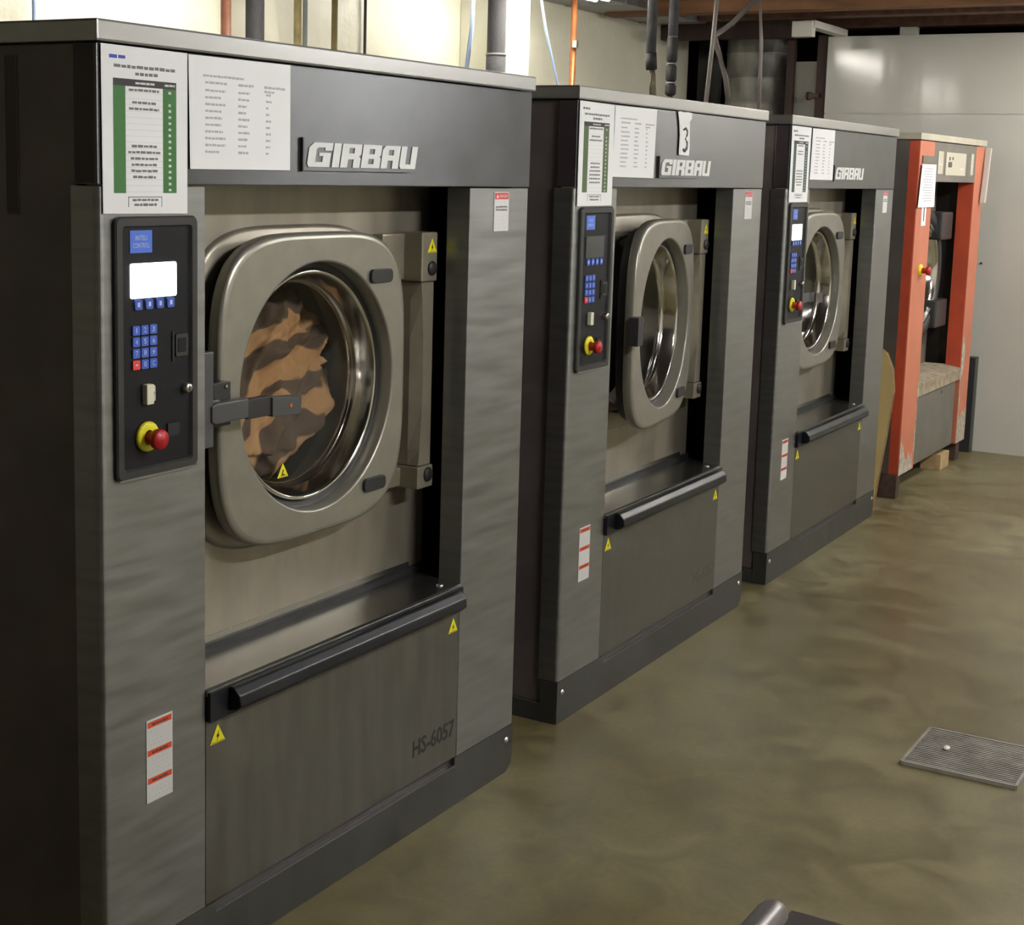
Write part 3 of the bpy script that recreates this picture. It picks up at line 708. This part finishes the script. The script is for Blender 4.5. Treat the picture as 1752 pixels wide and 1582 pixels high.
# ------------------------------------------------------------------ orange machine at the end of the row
def orange():
    t = thing('tumble_dryer', 'old orange and grey machine with chipped paint at the far end of the row', 'dryer', (5.535, .12, 0), .0)
    Wd, z0, z1, D = 1.35, .115, 1.765, 1.2
    b = MB(); b.box(.0, .02, .05, D, .0, z1, 'dryer_side'); b.box(Wd-.02, Wd, .05, D, .09, z1, 'dryer_side'); b.box(.02, Wd-.02, D-.02, D, .09, z1, 'dryer_side')
    b.box(.02, Wd-.02, .06, D, .09, .12, 'dryer_black'); b.box(.28, 1.30, .40, .42, .5, 1.6, 'dryer_black'); b.build('cabinet', t)
    b = MB(); b.box(-.01, Wd+.01, -.006, D, z1, 1.798, 'dryer_top'); b.build('lid', t, bevel=.004)
    def col(x0, x1, chips, name, zt=z1-.004):
        b = MB(); b.box(x0, x1, 0, .085, z0, zt, 'orange_paint')
        if x0 < .1: b.box(x0-.004, x0+.002, .004, .05, z0, zt, 'orange_shaded')
        else: b.box(x0-.002, x0+.004, .004, .084, .49, 1.57, 'orange_shaded')
        for P in chips: b.prism(P, -.002, .001, 'chip_white')
        return lab(b.build(name, t), 'orange painted column with chipped corners')
    col(.005, .275, [[(.0, .115), (.24, .115), (.235, .20), (.20, .16), (.17, .21), (.13, .175), (.09, .20), (.05, .27), (.03, .24), (.015, .33), (.004, .20)], [(.24, .2), (.262, .22), (.272, .40), (.258, .33)], [(.262, .46), (.274, .45), (.274, .58), (.266, .56), (.255, .50)]], 'column')
    col(1.145, 1.345, [[(1.15, .115), (1.34, .115), (1.34, .30), (1.29, .27), (1.25, .29), (1.20, .24), (1.15, .30)], [(1.146, .3), (1.17, .34), (1.155, .45), (1.19, .52), (1.22, .60), (1.20, .68), (1.146, .72)]], 'column')
    b = MB(); b.box(.275, 1.145, .0, .06, 1.565, z1-.004, 'dryer_grey'); hd = b.build('header_panel', t, bevel=.002)
    b = MB(); b.box(.50, .915, -.003, 0, 1.600, 1.716, 'dryer_label'); b.box(.545, .62, -.0038, -.003, 1.64, 1.668, 'print_worn')
    b.box(.56, .585, -.0038, -.003, 1.676, 1.694, 'print_worn'); b.box(.62, .645, -.0038, -.003, 1.678, 1.694, 'print_worn'); b.words(.8, .87, 1.63, .01, 'row_line', -.003)
    b.build('rating_plate', hd)
    for x0, x1 in ((.345, .445), (1.03, 1.085)):
        b = MB(); b.box(x0, x1, -.003, 0, 1.605, 1.718, 'dryer_label'); b.words(x0+.01, x1-.01, 1.65, .006, 'row_line', -.003); b.build('label_strip', hd)
    b = MB(); b.box(.05, .265, -.006, 0, 1.655, 1.69, 'dryer_grey'); lab(b.build('switch_plate', t), 'grey plate on the orange column')
    b = MB(); b.box(.098, .178, -.003, 0, 1.35, 1.46, 'paper'); b.box(.132, .144, -.004, -.003, 1.372, 1.45, 'print_black'); lab(b.build('number_sticker', t), 'white sticker with black number one')
    b = MB(); b.lathe_y(.145, 1.13, [(.03, 0), (.03, -.008), (.012, -.012)], 'yellow', 24); lab(b.build('stop_collar', t), 'yellow collar of emergency stop')
    b = MB(); b.lathe_y(.145, 1.13, [(.014, 0), (.014, -.03), (.022, -.035), (.022, -.05), (0, -.054)], 'red_button', 24); lab(b.build('stop_button', t), 'red emergency stop button')
    # recessed front with a round opening
    n = 72; cx, cz = .69, 1.085
    b = MB(); outer = []
    for i in range(n):
        a = 2*PI*i/n; c, s_ = math.cos(a), math.sin(a)
        k = min(((1.15-cx) if c > 0 else (cx-.2))/max(abs(c), 1e-6), ((1.60-cz) if s_ > 0 else (cz-.48))/max(abs(s_), 1e-6)); outer.append((cx+c*k, .20, cz+s_*k))
    R = lambda r, y: [(cx+r*math.cos(2*PI*i/n), y, cz+r*math.sin(2*PI*i/n)) for i in range(n)]
    b.loft([outer, R(.30, .20), R(.29, .3)], 'surround_steel', False); b.build('door_surround', t)
    b = MB(); b.loft([R(.35, .19), R(.35, .13), R(.335, .115), R(.30, .112), R(.285, .12), R(.28, .15)], 'dryer_black'); dr = b.build('door', t)
    b = MB(); b.loft([R(.28, .135), R(.275, .118), R(.262, .118), R(.25, .15), R(.235, .19)], 'chrome'); lab(b.build('glass_ring', dr), 'polished ring around the door glass')
    b = MB(); b.lathe_y(cx, cz, [(.237, .185), (.12, .20), (.0005, .205)], 'door_glass', 48); b.build('glass', dr)
    for z in (1.33, .855):
        b = MB(); b.box(.86, 1.09, .085, .20, z-.075, z+.075, 'dryer_black'); b.build('hinge_block', dr, bevel=.012)
    # lower front
    b = MB(); b.box(.24, 1.10, .012, .05, .12, .49, 'dryer_lower'); b.lathe_y(.80, .45, [(.012, .012), (.012, .009), (0, .009)], 'dryer_black', 10); b.build('front_panel', t, bevel=.002)
    b = MB(); b.prism([(0, .478), (.0, .545), (.10, .560), (.205, .56), (.205, .49)], .26, 1.148, 'worn_brown', axis='x'); lab(b.build('loading_shelf', t, bevel=.003), 'worn brown shelf lip with chipped paint')
    b = MB(); b.box(-.008, .05, .004, .11, 0, .122, 'rust_foot'); b.build('foot', t, bevel=.002)
    b = MB(); b.box(1.25, 1.33, .02, .14, 0, .118, 'rust_foot'); b.build('foot', t, bevel=.002)
    return t
orange()
o = MB().box(6.42, 6.60, .13, .24, 0, .089, 'wood_block').build('wood_block', bevel=.003); tag(o, 'pale wooden block wedged under the orange machine', 'block')
b = MB(); sheet_base(b, ((5.562, 1.648), (5.822, 1.650), (5.833, 1.441), (5.530, 1.440)), .1105)
for k in range(13): b.words(5.60+.02*(k % 3 == 0), 5.77, 1.625-.013*k, .005, 'ink_pale', .1105)
tag(b.build('notice_sheet'), 'crooked white sheet stuck on the left column of the orange machine', 'notice')
b = MB(); b.prism([(6.868, 1.755), (6.893, 1.757), (6.835, 1.46), (6.800, 1.455)], .085, .112, 'pale_block'); tag(b.build('wall_lath', bevel=.002), 'short white lath slanting down the right column of the orange machine', 'lath')
b = MB(); b.box(7.10, 7.178, .135, .215, 0, .56, 'dryer_black'); tag(b.build('bumper_post', bevel=.004), 'short black post standing against the white far wall', 'post')

# board leaning between third washer and orange machine
def board():
    b = MB(); pts = []
    for y, z in ((.02, 0), (.55, 0), (.55, .74), (.50, .79), (.20, .79), (.12, .775), (.06, .735), (.02, .66), (.0, .56), (.005, .35)): pts.append((y, z))
    th = .035; V = []; n = len(pts)
    lean = lambda z: .17*(z/.78)
    for k in (0, 1):
        for y, z in pts: V.append((5.245+lean(z)+k*th, .135+y-.015*(z/.78), z))
    F = [tuple(range(n)), tuple(range(2*n-1, n-1, -1))]
    b.add(V, F, 'board_face')
    b.add(V, [(i, (i+1) % n, (i+1) % n+n, i+n) for i in range(n)], 'board_edge')
    o = b.build('leaning_board'); return tag(o, 'beige round-topped board leaning in the gap beside the orange machine', 'board')
board()

# ------------------------------------------------------------------ pipes, ducts and cables behind the row
def vpipe(name, x, y, z0, z1, r, m, label, cat='pipe', n=16):
    return tag(MB().tube([(x, y, z0), (x, y, z1)], r, m, n).build(name), label, cat)
Yp = 1.47
vpipe('copper_pipe', 2.721, 2.047, 0, 2.470, .020, 'copper_dull', 'reddish copper pipe on the cream wall, leftmost pipe above the nearest washer')
vpipe('insulated_pipe', 2.894, 2.047, 0, 2.470, .037, 'pipe_foam', 'thick black insulated pipe beside the reddish copper pipe')
vpipe('wall_pipe', 3.165, 2.047, 0, 2.470, .016, 'pipe_olive', 'olive brown pipe on the cream wall, just left of the thin grey pipe')
vpipe('wall_pipe', 3.261, 2.083, 0, 2.470, .0105, 'pipe_grey', 'thin grey pipe between two olive brown pipes on the cream wall')
vpipe('wall_pipe', 3.417, 2.047, 0, 2.470, .0135, 'pipe_olive', 'olive brown pipe on the cream wall, just right of the thin grey pipe')
vpipe('wall_cable', 3.829, 2.182, 0, 2.843, 0.0070, 'cord_dark', 'thin dark cable running down the bare cream wall', 'cable', 8)
b = MB(); b.tube([(4.545, 1.918, 0.000), (4.545, 1.918, 2.461)], .045, 'pipe_foam', 20); b.tube([(4.545, 1.918, 1.781), (4.545, 1.918, 2.109)], .048, 'pipe_dust', 20); b.tube([(4.545, 1.918, 2.109), (4.545, 1.918, 2.121)], .050, 'tape_grey', 20)
tag(b.build('insulated_pipe'), 'thick black insulated pipe in front of the white pilaster', 'pipe')
b = MB(); b.tube([(4.287, 1.895, 2.461), (4.240, 1.871, 2.215), (4.158, 1.848, 1.992), (4.099, 1.848, 1.488), (4.099, 1.848, 0.000)], .010, 'cable_blue', 8)
tag(b.build('hanging_cable'), 'pale blue cable hanging left of the white pilaster', 'cable')
b = MB(); b.tube([(1.847, 2.141, 2.461), (1.847, 2.141, 1.136), (1.847, 2.141, 0.000)], .007, 'cable_blue', 8); tag(b.build('hanging_cable'), 'pale cable at the left, above the corner of the nearest washer', 'cable')
b = MB(); b.tube([(4.897, 1.883, 2.456), (4.956, 1.877, 2.274), (5.038, 1.871, 2.109), (5.120, 1.860, 1.933), (5.155, 1.860, 1.605), (5.155, 1.860, 0.000)], .007, 'cable_blue', 8)
tag(b.build('hanging_cable'), 'pale blue cable hanging above the left end of the middle washer', 'cable')
b = MB(); b.tube([(5.273, 1.883, 0.000), (5.273, 1.883, 2.461)], .016, 'copper', 16); b.box(5.245, 5.268, 1.85, 1.873, 2.205, 2.24, 'screw_metal')
tag(b.build('copper_pipe'), 'bright copper pipe rising behind the middle washer', 'pipe')
b = MB(); b.tube([(5.06, 1.34, 2.843), (5.06, 1.34, 2.155)], .025, 'pipe_dust', 16); b.tube([(5.06, 1.34, 2.155), (5.075, 1.34, 2.075)], .028, 'pipe_foam', 16)
ho = thing('dropped_pipe', 'black lagged pipe ending in a bent brown hose, above the middle washer', 'pipe', (0, 0, 0))
b.build('lagging', ho); b = MB(); b.tube([(5.085, 1.34, 2.08), (5.105, 1.34, 1.985), (5.13, 1.34, 1.88), (5.14, 1.34, 1.70), (5.14, 1.34, 0)], .014, 'brass_hose', 12); b.build('hose', ho)
b = MB(); b.tube([(5.06, 1.33, 2.07), (5.05, 1.33, 1.985), (5.06, 1.33, 1.91)], .005, 'cord_dark', 8); b.build('loose_end', ho)
ho = thing('dropped_pipe', 'straight black lagged pipe in taped sections, above the middle washer', 'pipe', (0, 0, 0))
b = MB(); b.tube([(5.314, 1.34, 2.843), (5.314, 1.34, 2.255)], .025, 'pipe_dust', 16)
for z0, z1, r in ((2.255, 2.125, .028), (2.115, 2.03, .027), (2.02, 1.962, .028)): b.tube([(5.314, 1.34, z0), (5.314, 1.34, z0-.01), (5.314, 1.34, z1+.01), (5.314, 1.34, z1)], [r-.008, r, r, r-.008], 'pipe_foam', 16)
for z in (2.255, 2.12, 2.025): b.tube([(5.314, 1.34, z-.004), (5.314, 1.34, z+.004)], .024, 'tape_grey', 16)
b.build('lagging', ho); b = MB(); b.tube([(5.314, 1.34, 1.965), (5.314, 1.34, 0)], .014, 'brass_hose', 12); b.build('hose', ho)
b = MB(); b.tube([(5.06, .98, 2.845), (5.02, 1.0, 2.2), (5.0, 1.02, 1.805)], .011, 'cable_grey', 8); tag(b.build('hanging_cable'), 'thin grey conduit slanting down to the back of the middle washer', 'cable')
b = MB(); b.tube([(5.95, .95, 2.70), (5.62, 1.15, 2.34), (5.52, 1.2, 2.275), (5.53, 1.2, 2.25), (5.70, 1.2, 2.07), (5.74, 1.2, 1.98)], .016, 'cable_grey', 8); tag(b.build('bent_conduit'), 'grey conduit bent sharply under the joists, beside the round duct', 'conduit')
b = MB(); b.tube([(5.70, 1.05, 2.62), (5.66, 1.0, 2.25), (5.68, 1.0, 1.85)], .010, 'cable_grey', 8); tag(b.build('hanging_cable'), 'thin grey cable hanging close against the round duct', 'cable')
# round duct on the orange machine
b = MB(); prof = []; z = 0.0
while z < 2.55:
    prof += [(.222, z), (.226, z+.006), (.222, z+.012), (.222, z+.150)]; z += .156
prof += [(.222, 2.846)]
b.lathe_z(7.65, 1.75, prof, 'duct_dark', 56); tag(b.build('round_duct'), 'wide dark galvanised round duct standing behind the farthest washer', 'duct')
# rectangular duct along the top of the back wall
b = MB(); b.box(.9, 6.90, 1.83, 2.195, 2.478, 2.78, 'galvanised')
for x in (1.8, 3.3, 5.75, 6.7): b.box(x, x+.04, 1.815, 2.195, 2.474, 2.79, 'galvanised')
tag(b.build('air_duct', bevel=.003), 'grey sheet metal duct running along the top of the back wall', 'duct')
o = MB().box(8.30, 8.36, 2.31, 2.47, 1.9, 2.50, 'pale_block').build('pale_panel', bevel=.003); tag(o, 'small pale panel on the dark wall just left of the round duct', 'panel')
# things around the gap left of the far wall
b = MB(); b.box(7.31, 7.345, 1.20, 1.395, 0, 2.275, 'pale_block'); tag(b.build('white_panel'), 'narrow white panel seen between two dark posts left of the far wall', 'panel')
b = MB(); b.box(7.24, 7.28, 1.385, 1.43, 0, 2.398, 'timber_red'); tag(b.build('timber_post'), 'dark brown timber post just right of the round duct', 'post')
b = MB(); b.box(7.18, 7.25, 1.155, 1.16, 0, 2.4, 'dark_brown')
b = MB(); b.lathe_y(7.19, 2.06, [(.016, 1.19), (.016, 1.245), (.024, 1.245), (.024, 1.27), (0, 1.27)], 'rust_foot', 12); b.v = [(x-.006, y, z) for x, y, z in b.v]; tag(b.build('pipe_stub'), 'small rusty pipe stub on the dark post by the far wall', 'pipe')
b = MB(); b.box(6.62, 7.22, 1.05, 1.12, 2.412, 2.452, 'trunking'); b.box(6.60, 6.66, 1.06, 1.18, 2.36, 2.448, 'trunking'); tag(b.build('cable_trunking', bevel=.003), 'short white cable trunking over the left end of the far wall', 'trunking')
b = MB(); b.box(7.19, 7.25, .63, .73, 2.411, 2.458, 'pale_block'); tag(b.build('junction_box', bevel=.003), 'small pale box above the top edge of the white far wall', 'box')

# ------------------------------------------------------------------ lamps
def lamp(x0, x1, y, z, label, tube_m, along='x'):
    t = thing('ceiling_lamp', label, 'lamp', ((x0+x1)/2, y, z), 0, 'fluorescent lamps'); L = (x1-x0)/2
    b = MB(); b.prism([(-.06, .035), (.06, .035), (.085, .018), (.05, .015), (-.05, .015), (-.085, .018)], -L, L, 'lamp_white', axis='x'); b.build('housing', t)
    for s_ in (-1, 1):
        b = MB(); b.tube([(-L+.03, s_*.035, 0), (L-.03, s_*.035, 0)], .013, tube_m, 10); lab(b.build('tube', t), 'glowing fluorescent tube')
    for sx in (-.7, .7):
        b = MB(); b.tube([(sx*L, 0, .035), (sx*L, 0, 2.843-z)], .004, 'cable_grey', 6); b.build('hanger', t)
    return t
lamp(4.05, 5.25, 1.70, 2.44, 'fluorescent lamp hung under the duct near the white pilaster', 'tube')
lamp(1.8, 3.0, 1.72, 2.34, 'fluorescent lamp hung behind the nearest washer before the back wall', 'tube_dim')
lamp(.3, 1.5, -2.5, 2.55, 'fluorescent lamp over the aisle in front of the nearest washer', 'tube_aisle')
lamp(3.8, 5.0, -2.5, 2.55, 'fluorescent lamp over the aisle in front of the farthest washer', 'tube_aisle')
lamp(5.8, 7.0, -1.4, 2.50, 'fluorescent lamp over the aisle near the white far wall', 'tube_aisle')

# ------------------------------------------------------------------ floor things
def grate():
    t = thing('floor_drain', 'square metal floor drain grate sunk in the concrete at lower right', 'drain', (2.257, -1.013, 0))
    a = .150; b = MB(); b.box(-a, a, -a, a, .0005, .002, 'grate_dark'); b.build('drain_pit', t)
    b = MB()
    for s_ in (-1, 1): b.box(s_*a-.004, s_*a+.004, -a, a, .001, .012, 'grate_metal'); b.box(-a, a, s_*a-.004, s_*a+.004, .001, .012, 'grate_metal')
    n = 22
    for i in range(1, n): p = -a+2*a*i/n; b.box(p-.0028, p+.0028, -a, a, .002, .011, 'grate_metal')
    for i in range(1, 14): p = -a+2*a*i/14; b.box(-a, a, p-.0025, p+.0025, .002, .0085, 'grate_metal')
    b.build('grate', t)
grate()
bm = bmesh.new(); bmesh.ops.create_icosphere(bm, subdivisions=3, radius=.011)
for v in bm.verts: v.co = (v.co.x*1.3, v.co.y*.8, v.co.z*.45+.0155+random.uniform(-.0006, .0006))
me = bpy.data.meshes.new('soap_scrap'); bm.to_mesh(me); bm.free(); me.materials.append(MATS['soap_white'])
o = bpy.data.objects.new('soap_scrap', me); C.objects.link(o); o.location = (2.262, -.945, 0); tag(o, 'tiny white scrap lying on the floor drain grate', 'scrap')

def cart():
    t = thing('trolley', 'tubular metal trolley rail end showing at the bottom edge', 'trolley', (-.93, -1.722, 0))
    x0, x1, y0, y1, z = -.33, .345, -.26, .285, .90
    def ell(pts, r, k=6):
        P = []; n = len(pts)
        for i in range(n):
            a, p, c = Vector(pts[i-1]), Vector(pts[i]), Vector(pts[(i+1) % n])
            if i in (0, n-1): P.append(tuple(p)); continue
            u, w_ = (a-p).normalized()*r, (c-p).normalized()*r
            for j in range(k+1):
                s_ = j/k; P.append(tuple((p+u)*(1-s_)**2+p*2*s_*(1-s_)+(p+w_)*s_**2))
        return P
    b = MB(); b.tube([(x0, y1, z), (x1-.012, y1, z), (x1-.004, y1, z-.001), (x1+.003, y1, z-.003), (x1+.007, y1, z-.006)], [.0150, .0150, .0142, .0115, .006], 'cart_tube', 18); b.build('side_rail', t)
    b = MB(); b.tube([(x0, y0, z), (x1-.012, y0, z), (x1-.004, y0, z-.001), (x1+.003, y0, z-.003), (x1+.007, y0, z-.006)], [.0150, .0150, .0142, .0115, .006], 'cart_tube', 18); b.build('side_rail', t)
    b = MB(); b.box(x1-.024, x1+.012, y0+.012, y1-.012, z-.028, z+.0, 'cart_dark'); lab(b.build('push_bar', t), 'dark push bar')
    for x in (x0+.02, x1-.04):
        for y in (y0, y1):
            b = MB(); b.tube([(x, y, z-.01), (x, y, .13)], .012, 'cart_tube', 12); b.build('leg', t)
            b = MB(); b.lathe_y(x, .05, [(0, y-.014), (.05, y-.014), (.05, y+.014), (0, y+.014)], 'cart_dark', 24); b.box(x-.008, x+.008, y-.02, y+.02, .05, .14, 'cart_tube'); b.build('wheel', t)
    b = MB(); b.box(x0, x1-.02, y0, y1, .15, .18, 'cart_deck'); b.build('deck', t, bevel=.004)
cart()
